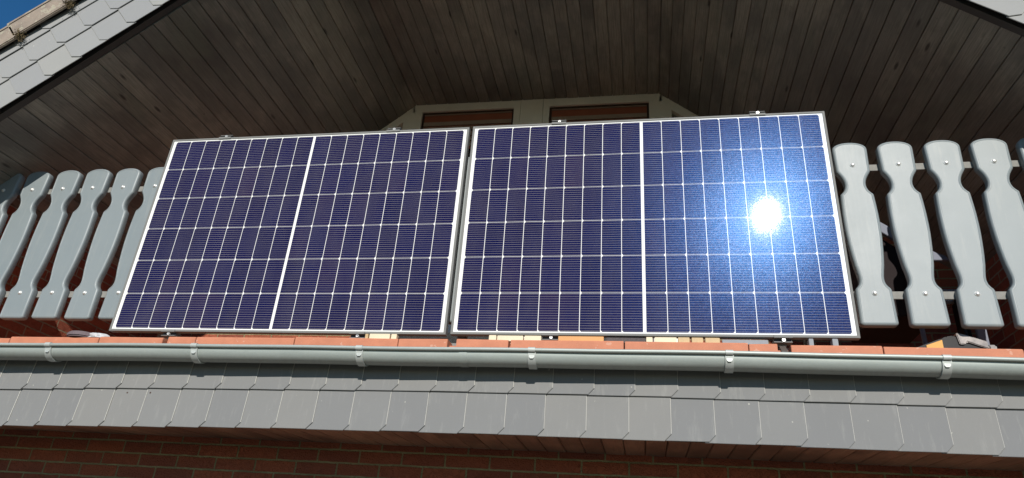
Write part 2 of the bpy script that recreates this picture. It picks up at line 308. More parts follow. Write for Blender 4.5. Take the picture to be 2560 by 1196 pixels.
# ---------------------------------------------------------------- builders
class MB:
    """collects shapes into one mesh; uv optional"""
    def __init__(s): s.v = []; s.f = []; s.mi = []; s.uv = []
    def face(s, pts, mi=0, uv=None):
        k = len(s.v); s.v += [tuple(p) for p in pts]; s.f.append(tuple(range(k, k + len(pts)))); s.mi.append(mi)
        s.uv.append(uv or [(0, 0)] * len(pts))
    def solid(s, verts, faces, mi=0, mis=None):
        k = len(s.v); s.v += [tuple(p) for p in verts]
        for i, f in enumerate(faces):
            s.f.append(tuple(k + j for j in f)); s.mi.append(mis[i] if mis else mi); s.uv.append([(0, 0)] * len(f))
    def box(s, x0, x1, y0, y1, z0, z1, mi=0):
        v = [(x, y, z) for x in (x0, x1) for y in (y0, y1) for z in (z0, z1)]
        s.solid(v, [(0, 1, 3, 2), (4, 6, 7, 5), (0, 4, 5, 1), (2, 3, 7, 6), (0, 2, 6, 4), (1, 5, 7, 3)], mi)
    def prism(s, poly, ext, mi=0, side_mi=None):
        """closed prism: poly (3d points) swept by vector ext"""
        n = len(poly); e = Vector(ext); a = [Vector(p) for p in poly]
        v = a + [p + e for p in a]
        fs = [tuple(range(n)), tuple(range(2 * n - 1, n - 1, -1))] + [(i, n + i, n + (i + 1) % n, (i + 1) % n) for i in range(n)]
        s.solid(v, fs, mi, [mi, mi] + [mi if side_mi is None else side_mi] * n)
    def tube(s, p, q, r, n=12, mi=0):
        p, q = Vector(p), Vector(q); d = (q - p).normalized(); a = d.orthogonal().normalized(); b = d.cross(a)
        s.prism([p + (a * math.cos(2 * math.pi * i / n) + b * math.sin(2 * math.pi * i / n)) * r for i in range(n)], q - p, mi)
    def lathe(s, c, axis, prof, n=16, mi=0):
        c = Vector(c); d = Vector(axis).normalized(); a = d.orthogonal().normalized(); b = d.cross(a); v = []
        for (h, r) in prof:
            for i in range(n):
                t = 2 * math.pi * i / n; v.append(c + d * h + (a * math.cos(t) + b * math.sin(t)) * r)
        fs = []
        for j in range(len(prof) - 1):
            for i in range(n): fs.append((j * n + i, j * n + (i + 1) % n, (j + 1) * n + (i + 1) % n, (j + 1) * n + i))
        fs.append(tuple(range(n))[::-1]); fs.append(tuple(range((len(prof) - 1) * n, len(prof) * n)))
        s.solid(v, fs, mi)
    def build(s, name, mats, parent=None, smooth=None, bevel=0.0, keep_normals=False, loc=None):
        me = bpy.data.meshes.new(name); me.from_pydata(s.v, [], s.f)
        if not isinstance(mats, (list, tuple)): mats = [mats]
        for m in mats: me.materials.append(MAT[m] if isinstance(m, str) else m)
        me.polygons.foreach_set('material_index', s.mi)
        ul = me.uv_layers.new(name='UVMap')
        flat = [c for u in s.uv for p in u for c in p]; ul.data.foreach_set('uv', flat)
        bm = bmesh.new(); bm.from_mesh(me)
        if not keep_normals: bmesh.ops.recalc_face_normals(bm, faces=bm.faces)
        if bevel:
            bmesh.ops.bevel(bm, geom=list(bm.edges), offset=bevel, segments=2, affect='EDGES', clamp_overlap=True)
        if loc: bmesh.ops.translate(bm, verts=bm.verts, vec=-Vector(loc))
        bm.to_mesh(me); bm.free()
        if smooth is not None:
            me.shade_smooth(); me.set_sharp_from_angle(angle=math.radians(smooth))
        o = bpy.data.objects.new(name, me); C.objects.link(o)
        if loc: o.location = loc
        if parent: o.parent = parent
        return o
def tag(o, label=None, cat=None, group=None, kind=None):
    for k, v in (('label', label), ('category', cat), ('group', group), ('kind', kind)):
        if v: o[k] = v
    return o
def empty(name, loc, label, cat, group=None):
    o = bpy.data.objects.new(name, None); C.objects.link(o); o.location = loc; o.empty_display_size = 0.1
    return tag(o, label, cat, group)
def child(o, parent):
    """parent keeping the world place (parent has no rotation)"""
    o.parent = parent; o.matrix_parent_inverse = Matrix.Translation(parent.location).inverted(); return o
def camber(x): return -0.0031 * (x - 2.1) ** 2 if x < 2.1 else -0.0034 * (x - 2.1) ** 2

# ---------------------------------------------------------------- ground
g = MB(); g.face([(-120, -160, -2.5), (120, -160, -2.5), (120, 60, -2.5), (-120, 60, -2.5)])
tag(g.build('unseen_lawn', 'grass'), kind='structure')  # unseen, added as dark ground so that little light bounces up
g = MB(); g.box(-3.0, 7.0, -3.1, 0.52, -2.56, -2.46); tag(g.build('bounce_terrace', 'paving'), kind='structure')  # unseen, added and sized for the light it bounces onto the house

# ---------------------------------------------------------------- house
house = empty('house', (1.76, 0.5, -2.5), 'dark timber lined gable house with red brick walls and grey slate cladding', 'house')
HP = lambda o: child(o, house)
XL, XR = -1.17, 4.68                  # inner faces of the loggia side walls
YV = -0.32; YF = 0.06; YB = 0.50; YW = 1.60
FXL, FXR, ZC = 0.77, 2.75, 2.538      # ceiling folds, ceiling height

b = MB(); b.box(-4.5, 8.0, YB, YB + 0.3, -2.6, -0.39); HP(b.build('brick_wall', 'brick_front'))
b = MB(); b.box(XL - 0.3, XL, 0.10, YW + 0.3, -0.06, 1.12); HP(b.build('brick_wall', 'brick_side'))
b = MB(); b.box(XR, XR + 0.3, 0.10, YW + 0.3, -0.06, 1.12); HP(b.build('brick_wall', 'brick_side'))
b = MB(); b.box(XL - 0.003, XR + 0.003, YW + 0.09, YW + 0.33, -0.06, 2.5); HP(b.build('brick_wall', 'brick_front'))
b = MB(); b.box(-4.5, 8.0, YF + 0.022, YW + 0.3, -0.36, -0.068); HP(b.build('balcony_slab', 'concrete'))
b = MB(); b.box(XL - 0.2, XR + 0.2, 0.0, YW + 0.08, -0.064, -0.052); HP(b.build('balcony_floor', 'terracotta'))

def boards(mb, Pf, Pb, n, width, up, thick=0.016, gap=0.0026, cham=0.0032):
    """tongue-and-groove boards; Pf(t)/Pb(t) give the front/back point at parameter t across, `up` points away from the visible face"""
    up = Vector(up)
    for i in range(n):
        t0, t1 = i / n, (i + 1) / n
        A0, A1, B0, B1 = Vector(Pf(t0)), Vector(Pf(t1)), Vector(Pb(t0)), Vector(Pb(t1))
        jit = up * random.uniform(-0.0012, 0.0012)
        def sec(P0, P1):
            d = (P1 - P0).normalized()
            wv = (P1 - P0).length
            return [P0 + d * (cham + gap / 2) + jit, P1 - d * (cham + gap / 2) + jit, P1 - d * gap / 2 + up * cham + jit, P1 - d * gap / 2 + up * thick, P0 + d * gap / 2 + up * thick, P0 + d * gap / 2 + up * cham + jit]
        a, bb = sec(A0, A1), sec(B0, B1); L = (B0 - A0).length; k = len(mb.v)
        us = [0.003, 0.087, 0.09, 0.09, 0, 0]
        mb.v += [tuple(p) for p in a + bb]
        def add(f, uvs): mb.f.append(tuple(k + j for j in f)); mb.mi.append(0); mb.uv.append(uvs)
        for j in range(6):
            j2 = (j + 1) % 6
            add((j, j2, 6 + j2, 6 + j), [(us[j], 0), (us[j2], 0), (us[j2], L), (us[j], L)])
        add(tuple(range(6))[::-1], [(u_, 0) for u_ in us][::-1]); add(tuple(range(6, 12)), [(u_, L) for u_ in us])
lerp = lambda a, b_, t: tuple(a[i] + (b_[i] - a[i]) * t for i in range(3))
y0s = YV + 0.052; y1s = YW + 0.088
# flat ceiling
b = MB(); n = 22
boards(b, lambda t: (FXL + (FXR - FXL) * t, y0s, ZC + 0.012), lambda t: (FXL + (FXR - FXL) * t, y1s, ZC), n, 0.09, (0, 0, 1))
HP(b.build('ceiling_boards', 'board'))
# left slope
SLf, SLb, SRf, SRb = 0.872, 0.838, -0.845, -0.800
zl = lambda y, x: (ZC + 0.012 + (x - FXL) * SLf) * (y1s - y) / (y1s - y0s) + (ZC + (x - FXL) * SLb) * (y - y0s) / (y1s - y0s)
zr = lambda y, x: (ZC + 0.012 + (x - FXR) * SRf) * (y1s - y) / (y1s - y0s) + (ZC + (x - FXR) * SRb) * (y - y0s) / (y1s - y0s)
xe = -1.62; n = int((FXL - xe) * math.hypot(1, 0.85) / 0.0897)
b = MB(); boards(b, lambda t: (FXL + (xe - FXL) * t, y0s, zl(y0s, FXL + (xe - FXL) * t)), lambda t: (FXL + (xe - FXL) * t, y1s, zl(y1s, FXL + (xe - FXL) * t)), n, 0.09, Vector((-0.65, 0, 0.76)))
HP(b.build('soffit', 'board'))
xe = 5.15; n = int((xe - FXR) * math.hypot(1, 0.82) / 0.0897)
b = MB(); boards(b, lambda t: (FXR + (xe - FXR) * t, y0s, zr(y0s, FXR + (xe - FXR) * t)), lambda t: (FXR + (xe - FXR) * t, y1s, zr(y1s, FXR + (xe - FXR) * t)), n, 0.09, Vector((0.64, 0, 0.77)))
HP(b.build('soffit', 'board'))
# roof shell above the soffits (keeps light out) : slabs of 0.3 m over the boards
UL = Vector((-0.746, 0, -0.666)); VL = Vector((-0.666, 0, 0.746)); BL = Vector((-0.006, YV, 1.878))
aR = math.radians(39.4); UR = Vector((math.cos(aR), 0, -math.sin(aR))); VR = Vector((math.sin(aR), 0, math.cos(aR))); BR = Vector((3.996, YV, 1.478))
def slopept(B, U, V, u, v, y): p = B + U * u + V * v; return (p.x, y, p.z)
b = MB()
for (B, U, V, u0, u1) in ((BL, UL, VL, -2.75, 2.6), (BR, UR, VR, -2.6, 2.4)):
    b.prism([slopept(B, U, V, u0, 0.06, YV + 0.05), slopept(B, U, V, u1, 0.06, YV + 0.05), slopept(B, U, V, u1, 0.50, YV + 0.05), slopept(B, U, V, u0, 0.50, YV + 0.05)], (0, 2.6, 0))
HP(b.build('roof', 'roof_tile'))
b = MB(); b.box(FXL - 0.6, FXR + 0.6, YV + 0.056, YW + 0.4, ZC + 0.035, ZC + 0.30); HP(b.build('attic_floor', 'concrete'))
# verge boards (dark strip under the slates)
b = MB()
for (B, U, V, u0, u1) in ((BL, UL, VL, -1.0, 2.3), (BR, UR, VR, -1.65, 2.2)):
    b.prism([slopept(B, U, V, u0, 0.004, YV + 0.012), slopept(B, U, V, u1, 0.004, YV + 0.012), slopept(B, U, V, u1, 0.42, YV + 0.012), slopept(B, U, V, u0, 0.42, YV + 0.012)], (0, 0.036, 0))
b.box(FXL - 0.05, FXR + 0.05, YV + 0.012, YV + 0.048, ZC + 0.02, ZC + 0.7)
HP(b.build('verge_board', 'verge_wood'))

def slates(mb, O, U, V, N, pitch, rows, j0, n, expo, joff, cut=0.028, height=0.255, lastclip=None, jit=0.0022, zf=None):
    """rows of slates; every slate laps over its +u neighbour and has its lower +u corner cut off. joints of row 0 at j0 + k*pitch"""
    O, U, V, N = Vector(O), Vector(U), Vector(V), Vector(N); th = 0.0046
    for r in range(rows):
        for k in range(n):
            ue = j0 + joff * r + k * pitch + random.uniform(-jit, jit); ub = ue - pitch - 0.045
            vb = r * expo + random.uniform(-jit, jit) * 0.8; vt = vb + height
            if lastclip and vt > lastclip: vt = lastclip
            if vt - vb < 0.03: continue
            if zf: dv = zf((O + U * ue).x)
            else: dv = 0.0
            rot = random.uniform(-0.004, 0.004)
            def P(u, v, top):
                nn = 0.0066 * (u - ub) / (ue - ub) + 0.0138 * (1 - (v - vb) / 0.255) + (th if top else 0) + bj
                return O + U * (u - rot * (v - vb)) + V * (v + dv + rot * (u - ub)) + N * nn
            bj = random.uniform(0, 0.0012)
            c1 = cut * random.uniform(0.92, 1.08)
            ol = [(ub, vb), (ue - c1, vb), (ue, vb + c1 * 1.05), (ue, vt), (ub, vt)]; h_ = 0.0017
            il = [(ub, vb + h_), (ue - c1 - h_ * 0.5, vb + h_), (ue - h_, vb + c1 * 1.05 + h_ * 0.5), (ue - h_, vt), (ub, vt)]
            ed = N * 0.0013
            v = [P(*q, False) for q in ol] + [P(*q, True) - ed for q in ol] + [P(*q, True) for q in il]; m = len(ol)
            fs = [tuple(range(m))[::-1], tuple(range(2 * m, 3 * m))] + [(i, (i + 1) % m, m + (i + 1) % m, m + i) for i in range(m)] + [(m + i, m + (i + 1) % m, 2 * m + (i + 1) % m, 2 * m + i) for i in range(m)]
            mb.solid(v, fs, 0, [0, 0] + [0, 0, 1, 0, 0] + [0, 0, 1, 0, 0])
# fascia below the gutter
def fz(x): return -0.0060 * (x - 2.4) ** 2 if x < 2.4 else -0.0035 * (x - 2.4) ** 2
b = MB(); slates(b, (0, YF + 0.004, -0.424), (1, 0, 0), (0, 0, 1), (0, -1, 0), 0.1736, 3, 2.533 - 0.1736 * 24, 40, 0.178, 0.029, cut=0.027, lastclip=0.40, zf=fz)
HP(b.build('slate_cladding', ['slate', 'slate_edge']))
for (x_, z_) in ((0.170, -0.262), (0.292, -0.262)):
    b = MB(); b.lathe((x_, YF - 0.006, z_ + fz(x_)), (0, -1, 0), [(0, 0.0048), (0.004, 0.0042), (0.0055, 0.002)], 10); HP(b.build('nail', 'rust'))
# verge bands
b = MB(); slates(b, BL, UL, VL, (0, -1, 0), 0.1755, 3, 0.820 - 0.1755 * 9, 19, 0.184, 0.030, cut=0.038, lastclip=0.50)
HP(b.build('slate_cladding', ['slate_pale', 'slate_edge']))
jr = (Vector((4.086, YV, 1.47)) - BR).dot(UR)
b = MB(); slates(b, BR, UR, VR, (0, -1, 0), 0.1755, 3, jr - 0.1755 * 10, 20, 0.184, 0.030, cut=0.038, lastclip=0.50)
HP(b.build('slate_cladding', ['slate_pale', 'slate_edge']))
b = MB(); slates(b, (0, YV, ZC + 0.0), (1, 0, 0), (0, 0, 1), (0, -1, 0), 0.1755, 4, FXL + 0.1, 11, 0.184, 0.03, cut=0.038)
HP(b.build('slate_cladding', ['slate_pale', 'slate_edge']))
# verge tiles: overlapping clay tiles with a turned-down flange
def verge_tiles(B, U, V, u0, u1, ph):
    k = 0; u = u0
    b = MB()
    while u < u1:
        L = 0.345; j = random.uniform(-0.006, 0.006)
        lift = 0.016
        # flange (front) : lower end lifted over the tile below
        def q(uu, vv, y): return slopept(B, U, V, uu, vv, y)
        e0, e1 = u + j, u + L + j
        for (ya, yb, va, vb_) in ((YV - 0.062, YV - 0.042, 0.410, 0.525), (YV - 0.062, YV + 0.30, 0.525, 0.548)):
            pts = [q(e0, va, ya), q(e1, va + lift, ya), q(e1, vb_ + lift, ya), q(e0, vb_, ya)]
            b.prism(pts, (0, yb - ya, 0))
        u += 0.325
    o = HP(b.build('verge_tile', 'roof_tile', bevel=0.005)); return o
verge_tiles(BL, UL, VL, 0.835 - 0.325 * 8, 2.4, 0); verge_tiles(BR, UR, VR, -2.4, 2.2, 0)
# batten behind the flange, in shade
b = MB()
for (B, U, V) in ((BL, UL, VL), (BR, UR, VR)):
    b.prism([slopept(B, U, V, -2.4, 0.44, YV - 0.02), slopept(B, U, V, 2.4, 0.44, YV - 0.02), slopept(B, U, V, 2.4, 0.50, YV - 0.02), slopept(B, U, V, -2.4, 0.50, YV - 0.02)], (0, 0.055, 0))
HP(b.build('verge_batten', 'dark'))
# moss tufts in the joints of the left verge tiles
for uu, lab in ((0.835, 'dry brown moss tuft in the verge tile joint nearest the left edge'), (0.51, 'dry brown moss tuft in the upper verge tile joint beside the sky')):
    b = MB()
    for i in range(260):
        p = Vector(slopept(BL, UL, VL, uu + random.gauss(-0.012, 0.014), 0.405 + random.gauss(0.01, 0.020), YV - 0.055 + random.gauss(0, 0.010)))
        d = Vector((random.gauss(0, 1), random.gauss(-0.4, 1), random.gauss(0, 1))).normalized() * 0.012; s_ = d.orthogonal().normalized() * 0.0025
        b.face([p - s_, p + s_, p + d])
    tag(b.build('moss_clump', 'moss', keep_normals=True), lab, 'moss', 'moss tufts on the verge tiles')
# lower eaves boards between slates and brick wall
b = MB(); n = 120
boards(b, lambda t: (-4 + 11 * t, YF + 0.02, -0.4175 + fz(-4 + 11 * t) * 0.55), lambda t: (-4 + 11 * t, YB - 0.002, -0.4085), n, 0.09, (0, 0, 1), cham=0.004)
HP(b.build('lower_soffit', 'board_low'))
b = MB(); b.box(-4.5, 8, YF + 0.018, YB + 0.2, -0.392, -0.362); HP(b.build('eaves_packing', 'dark'))

# ------------- window wall at the back of the loggia
def win_rect(x0, x1, z0, z1):
    o = bpy.data.objects.new('window', None); C.objects.link(o); o.location = ((x0 + x1) / 2, YW, z0); HP(o)
    f = MB()
    for (a0, a1, c0, c1) in ((x0, x1, z1 - 0.014, z1), (x0, x1, z0, z0 + 0.03), (x0, x0 + 0.016, z0 + 0.03, z1 - 0.014), (x1 - 0.016, x1, z0 + 0.03, z1 - 0.014)):
        f.box(a0, a1, YW + 0.014, YW + 0.075, c0, c1)
    child(f.build('inner_frame', 'brown_frame'), o); o2 = o
    s = MB(); z = z1 - 0.018
    s.box(x0 + 0.017, x1 - 0.017, YW + 0.016, YW + 0.04, z - 0.008, z, 1); z -= 0.010
    s.box(x0 + 0.017, x1 - 0.017, YW + 0.022, YW + 0.040, z - 0.062, z, 0); z -= 0.064
    while z > z1 - 0.30:
        s.box(x0 + 0.017, x1 - 0.017, YW + 0.018, YW + 0.040, z - 0.036, z, 1); z -= 0.038
        s.box(x0 + 0.017, x1 - 0.017, YW + 0.028, YW + 0.040, z - 0.012, z, 0); z -= 0.014
    child(s.build('roller_shutter', ['shutter', 'shutter_grey']), o)
    k_ = MB(); k_.box(x0 + 0.017, x1 - 0.017, YW + 0.070, YW + 0.074, z0 + 0.031, z1 - 0.015); child(k_.build('room_shade_sheet', 'dark'), o)  # near-black sheet stands for the unlit room; its shade is in the colour
    p = MB(); p.box(x0 + 0.016, x1 - 0.016, YW + 0.048, YW + 0.052, z0 + 0.03, z1 - 0.014)
    child(p.build('pane', 'glass'), o)
zt = 2.467; zb = 0.10
win_rect(0.833, 1.602, zb, zt); win_rect(1.891, 2.672, zb, zt)
def tri_win(xa, side):
    """small triangular light under the slope; side -1 left, +1 right"""
    sl = 0.835 if side < 0 else 0.80
    ztop = (ZC - 0.088) - (abs((FXL if side < 0 else FXR) - xa)) * sl
    h = 0.62; xb = xa + side * h / sl
    o = bpy.data.objects.new('window', None); C.objects.link(o); o.location = (xa, YW, ztop - h); HP(o)
    m = MB(); m.prism([(xa, YW + 0.038, ztop), (xa, YW + 0.038, ztop - h), (xb, YW + 0.038, ztop - h)], (0, 0.004, 0)); child(m.build('pane', 'glass'), o)
    m = MB(); m.prism([(xa, YW + 0.07, ztop), (xa, YW + 0.07, ztop - h), (xb, YW + 0.07, ztop - h)], (0, 0.004, 0)); child(m.build('blind', 'shutter_grey'), o)
    return ztop, h, xb
zL, hL, xbL = tri_win(0.678, -1); zR, hR, xbR = tri_win(2.842, 1)
f = MB(); yA, yB = YW - 0.004, YW + 0.085
zs = zt; ztp = ZC + 0.02
f.box(FXL - 0.02, 1.655, yA, yB, zs, ztp); f.box(1.841, FXR + 0.02, yA, yB, zs, ztp)
f.box(0.678, 0.833, yA, yB, zb, zs); f.box(1.602, 1.655, yA, yB, zb, zs); f.box(1.841, 1.891, yA, yB, zb, zs); f.box(2.672, 2.842, yA, yB, zb, zs)
f.box(0.678, 1.655, yA, yB, -0.05, zb); f.box(1.841, 2.842, yA, yB, -0.05, zb)
f.box(1.6575, 1.8385, yA - 0.003, yB, -0.05, ztp)       # centre post cover board
for (xa, zz, h, xb_, s_, F) in ((0.678, zL, hL, xbL, -1, FXL), (2.842, zR, hR, xbR, 1, FXR)):
    sl = 0.835 if s_ < 0 else 0.80
    # sloped rail from the fold down along the soffit
    zo = ZC + 0.02
    f.prism([(F, yA, zs), (xa, yA, zs), (xa, yA, zz), (xb_, yA, zz - h), (xb_ + s_ * 0.14, yA, zz - h), (F + s_ * 0.02, yA, zo)], (0, yB - yA, 0))
    f.box(min(xa, xb_ + s_ * 0.3), max(xa, xb_ + s_ * 0.3), yA, yB, zz - h - 0.09, zz - h)
HP(f.build('window_frame', 'cream'))

# ---------------------------------------------------------------- gutter
gut = empty('rain_gutter', (1.8, -0.012, -0.17), 'grey weathered zinc half-round gutter running along the balcony edge above the slates', 'gutter')
GY, GZ, GR = -0.028, -0.102, 0.050
xs = [-2.6 + 0.1 * i for i in range(96)]
def sweep(mb, prof, xs, closed=True, zoff=camber, mi=0):
    n = len(prof); k = len(mb.v)
    for x in xs:
        for (y, z) in prof: mb.v.append((x, y, z + zoff(x)))
    for i in range(len(xs) - 1):
        for j in range(n if closed else n - 1):
            j2 = (j + 1) % n
            mb.f.append((k + i * n + j, k + i * n + j2, k + (i + 1) * n + j2, k + (i + 1) * n + j)); mb.mi.append(mi); mb.uv.append([(0, 0)] * 4)
    if closed:
        for i in (0, len(xs) - 1):
            f = tuple(k + i * n + j for j in range(n)); mb.f.append(f if i else f[::-1]); mb.mi.append(mi); mb.uv.append([(0, 0)] * n)
def trough_prof(r, a0=180, a1=362, n=22):
    out = [(GY + r * math.cos(math.radians(a0 + (a1 - a0) * i / n)), GZ + r * math.sin(math.radians(a0 + (a1 - a0) * i / n))) for i in range(n + 1)]
    ri = r - 0.0018
    inn = [(GY + ri * math.cos(math.radians(a0 + (a1 - a0) * i / n)), GZ + ri * math.sin(math.radians(a0 + (a1 - a0) * i / n))) for i in range(n, -1, -1)]
    return out + inn
# front lip runs up from the half round to the rolled bead
def circ(y, z, r, n=14): return [(y + r * math.cos(2 * math.pi * i / n), z + r * math.sin(2 * math.pi * i / n)) for i in range(n)]
def wav(x): return (-0.0021 if x < 2.1 else -0.0024) * (x - 2.1) ** 2 + 0.0016 * math.sin(x * 2.3 + 1) + 0.0009 * math.sin(x * 7.1)
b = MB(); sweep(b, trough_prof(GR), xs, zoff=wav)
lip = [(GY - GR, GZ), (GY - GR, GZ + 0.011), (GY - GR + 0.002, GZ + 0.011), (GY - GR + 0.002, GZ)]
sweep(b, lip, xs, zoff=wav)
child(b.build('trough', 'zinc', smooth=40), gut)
b = MB(); sweep(b, circ(GY - GR - 0.0085, GZ + 0.0095, 0.0082), xs, zoff=wav); child(b.build('bead', 'zinc', smooth=40), gut)
bxs = [-0.225, 0.553, 1.362, 2.133, 2.937, 3.735]
def bracket(x):
    b = MB(); wd = 0.0165; x2 = [x - wd, x + wd]
    r0, r1 = GR + 0.0012, GR + 0.0062; n = 20; a0, a1 = 172, 318
    pr = [(GY + r0 * math.cos(math.radians(a0 + (a1 - a0) * i / n)), GZ + r0 * math.sin(math.radians(a0 + (a1 - a0) * i / n))) for i in range(n + 1)]
    pr += [(GY + r1 * math.cos(math.radians(a0 + (a1 - a0) * i / n)), GZ + r1 * math.sin(math.radians(a0 + (a1 - a0) * i / n))) for i in range(n, -1, -1)]
    sweep(b, pr, x2, zoff=wav)
    o = child(b.build('bracket', 'zinc_light', smooth=40), gut)
    c = MB(); by, bz = GY - GR - 0.0085, GZ + 0.0095; rr0, rr1 = 0.0086, 0.0114
    pr = [(by + rr0 * math.cos(math.radians(a)), bz + rr0 * math.sin(math.radians(a))) for a in range(20, 271, 14)]
    pr += [(by + rr1 * math.cos(math.radians(a)), bz + rr1 * math.sin(math.radians(a))) for a in range(258, 19, -14)]
    sweep(c, pr, [x - 0.0150, x + 0.0150], zoff=wav)
    # folded tongue with a rivet below the bead
    yy = GY - GR - 0.0045
    c.prism([(x - 0.0115, yy, bz - 0.010 + wav(x)), (x + 0.0115, yy, bz - 0.010 + wav(x)), (x + 0.0115, yy - 0.0005, bz - 0.030 + wav(x)), (x + 0.006, yy - 0.0005, bz - 0.036 + wav(x)), (x - 0.006, yy - 0.0005, bz - 0.036 + wav(x)), (x - 0.0115, yy - 0.0005, bz - 0.030 + wav(x))], (0, 0.0035, 0))
    c.lathe((x, yy, bz - 0.027 + wav(x)), (0, -1, 0), [(0, 0.0040), (0.0010, 0.0032)], 10)
    cl = c.build('clip', 'zinc_light', smooth=40); cl.parent = o; cl.matrix_parent_inverse = Matrix.Translation(gut.location).inverted() @ Matrix.Identity(4)
    cl.matrix_parent_inverse = (Matrix.Translation(gut.location) @ o.matrix_parent_inverse).inverted()
for x in bxs + [-1.0, 4.53]: bracket(x)
b = MB(); r0, r1 = GR + 0.0005, GR + 0.0022; n = 20
pr = [(GY + r0 * math.cos(math.radians(180 + 180 * i / n)), GZ + r0 * math.sin(math.radians(180 + 180 * i / n))) for i in range(n + 1)] + [(GY + r1 * math.cos(math.radians(180 + 180 * i / n)), GZ + r1 * math.sin(math.radians(180 + 180 * i / n))) for i in range(n, -1, -1)]
sweep(b, pr, [1.815, 2.6 - 0.75], zoff=wav); child(b.build('soldered_joint', 'zinc', smooth=40), gut)

# ---------------------------------------------------------------- terracotta edging
edge = empty('tile_edging', (1.76, 0.0, -0.075), 'row of orange terracotta slabs edging the balcony floor behind the gutter', 'edging')
joints = [(-1.50, -1.004), (-1.0, -0.504), (-0.5, -0.002), (0.002, 0.345), (0.372, 0.517), (0.521, 1.019), (1.023, 1.518), (1.522, 1.747), (1.788, 2.020), (2.030, 2.515), (2.521, 3.019), (3.023, 3.133), (3.186, 3.529), (3.534, 4.03), (4.035, 4.53), (4.535, 5.0)]
for (a, c) in joints:
    zt_ = -0.031 + camber((a + c) / 2) + random.uniform(-0.0015, 0.0015); t = random.uniform(-0.0015, 0.0015); yf = -0.040 + random.uniform(-0.003, 0.003)
    b = MB()
    prof = [(yf + 0.002, zt_ - 0.046), (yf, zt_ - 0.040), (yf, zt_ - 0.007), (yf + 0.003, zt_ - 0.002), (yf + 0.009, zt_), (0.12, zt_), (0.12, zt_ - 0.046)]
    b.prism([(a, y, z - t) for (y, z) in prof], (c - a, 0, 2 * t))
    child(b.build('edge_slab', 'terracotta', bevel=0.0015), edge)
b = MB(); b.box(-1.5, 5.0, -0.02, 0.10, -0.115, -0.085); child(b.build('mortar_bed', 'joint'), edge)

# ---------------------------------------------------------------- railing
rail = empty('balcony_railing', (1.76, 0.09, 0.08), 'grey ornamental picket railing with bolted pickets along the balcony', 'railing')
YP = 0.074
HALF = [(0.100, 0.0755), (0.249, 0.0725), (0.257, 0.0690), (0.266, 0.0610), (0.276, 0.0545), (0.287, 0.0515), (0.298, 0.0505), (0.312, 0.0515), (0.335, 0.0550), (0.364, 0.0605), (0.400, 0.0650), (0.440, 0.0690), (0.480, 0.0722), (0.517, 0.0745), (0.560, 0.0758), (0.616, 0.0758), (0.670, 0.0740), (0.719, 0.0712), (0.724, 0.0690), (0.732, 0.0610), (0.742, 0.0530), (0.755, 0.0475), (0.770, 0.0452), (0.785, 0.0462), (0.798, 0.0495), (0.812, 0.0550), (0.826, 0.0630), (0.838, 0.0705), (0.846, 0.0738), (0.900, 0.0752), (0.960, 0.0768), (0.972, 0.0760), (0.982, 0.0715), (0.991, 0.0620), (0.998, 0.0490), (1.003, 0.0330), (1.0055, 0.0165), (1.0062, 0.0)]
def picket_mesh():
    zb_ = 0.087
    bot = [(0.0, zb_), (0.040, zb_), (0.060, zb_), (0.069, zb_ + 0.003), (0.074, zb_ + 0.008)]
    rt = [(x, z) for (x, z) in bot[1:]] + [(x, z) for (z, x) in HALF]
    lf = [(-x, z) for (x, z) in rt[:-1]][::-1]
    ol = rt + lf
    bm = bmesh.new(); th = 0.037
    vs_ = [bm.verts.new((x, 0, z)) for (x, z) in ol]; f = bm.faces.new(vs_)
    r = bmesh.ops.extrude_face_region(bm, geom=[f]); ev = [v for v in r['geom'] if isinstance(v, bmesh.types.BMVert)]
    bmesh.ops.translate(bm, verts=ev, vec=(0, th, 0)); bmesh.ops.recalc_face_normals(bm, faces=bm.faces)
    front = [e for e in bm.edges if all(abs(v.co.y) < 1e-6 for v in e.verts)]
    bmesh.ops.bevel(bm, geom=front, offset=0.0115, segments=5, affect='EDGES', profile=0.5, clamp_overlap=True)
    back = [e for e in bm.edges if all(abs(v.co.y - th) < 1e-6 for v in e.verts)]
    bmesh.ops.bevel(bm, geom=back, offset=0.004, segments=2, affect='EDGES', profile=0.5, clamp_overlap=True)
    ff = max((f for f in bm.faces if f.normal.y < -0.99), key=lambda f: f.calc_area())
    bmesh.ops.inset_individual(bm, faces=[ff], thickness=0.0016, depth=-0.0012)
    me = bpy.data.meshes.new('picket'); bm.to_mesh(me); bm.free(); me.materials.append(MAT['picket'])
    me.shade_smooth(); me.set_sharp_from_angle(angle=math.radians(35)); return me
pm = picket_mesh()
bb = MB(); bb.lathe((0, 0.0015, 0), (0, -1, 0), [(0, 0.0112), (0.0025, 0.0110), (0.0032, 0.0092), (0.0062, 0.0082), (0.0084, 0.0056), (0.0092, 0.0026)], 18)
bolt0 = bb.build('bolt', 'steel', smooth=50); bolt_me = bolt0.data; bpy.data.objects.remove(bolt0)
px_l = [-0.6813 + 0.1983 * i for i in range(-2, 5)]
px_r = [3.5730 + 0.1983 * i for i in range(-1, 7)]
n_mid = 16; a, c = px_l[-1], px_r[0]
px_m = [a + (c - a) * i / n_mid for i in range(1, n_mid)]
for x in px_l + px_m + px_r:
    if x > XR - 0.085 or x < XL + 0.08: continue
    o = bpy.data.objects.new('picket', pm); C.objects.link(o); o.location = (x - rail.location.x, YP - rail.location.y + random.uniform(-0.001, 0.001), -rail.location.z + random.uniform(-0.0015, 0.0015)); o.rotation_euler = (0, random.uniform(-0.003, 0.003), 0); o.parent = rail
    for z in (0.2315, 0.877):
        k = bpy.data.objects.new('bolt', bolt_me); C.objects.link(k); k.parent = o; k.location = (0, 0, z)
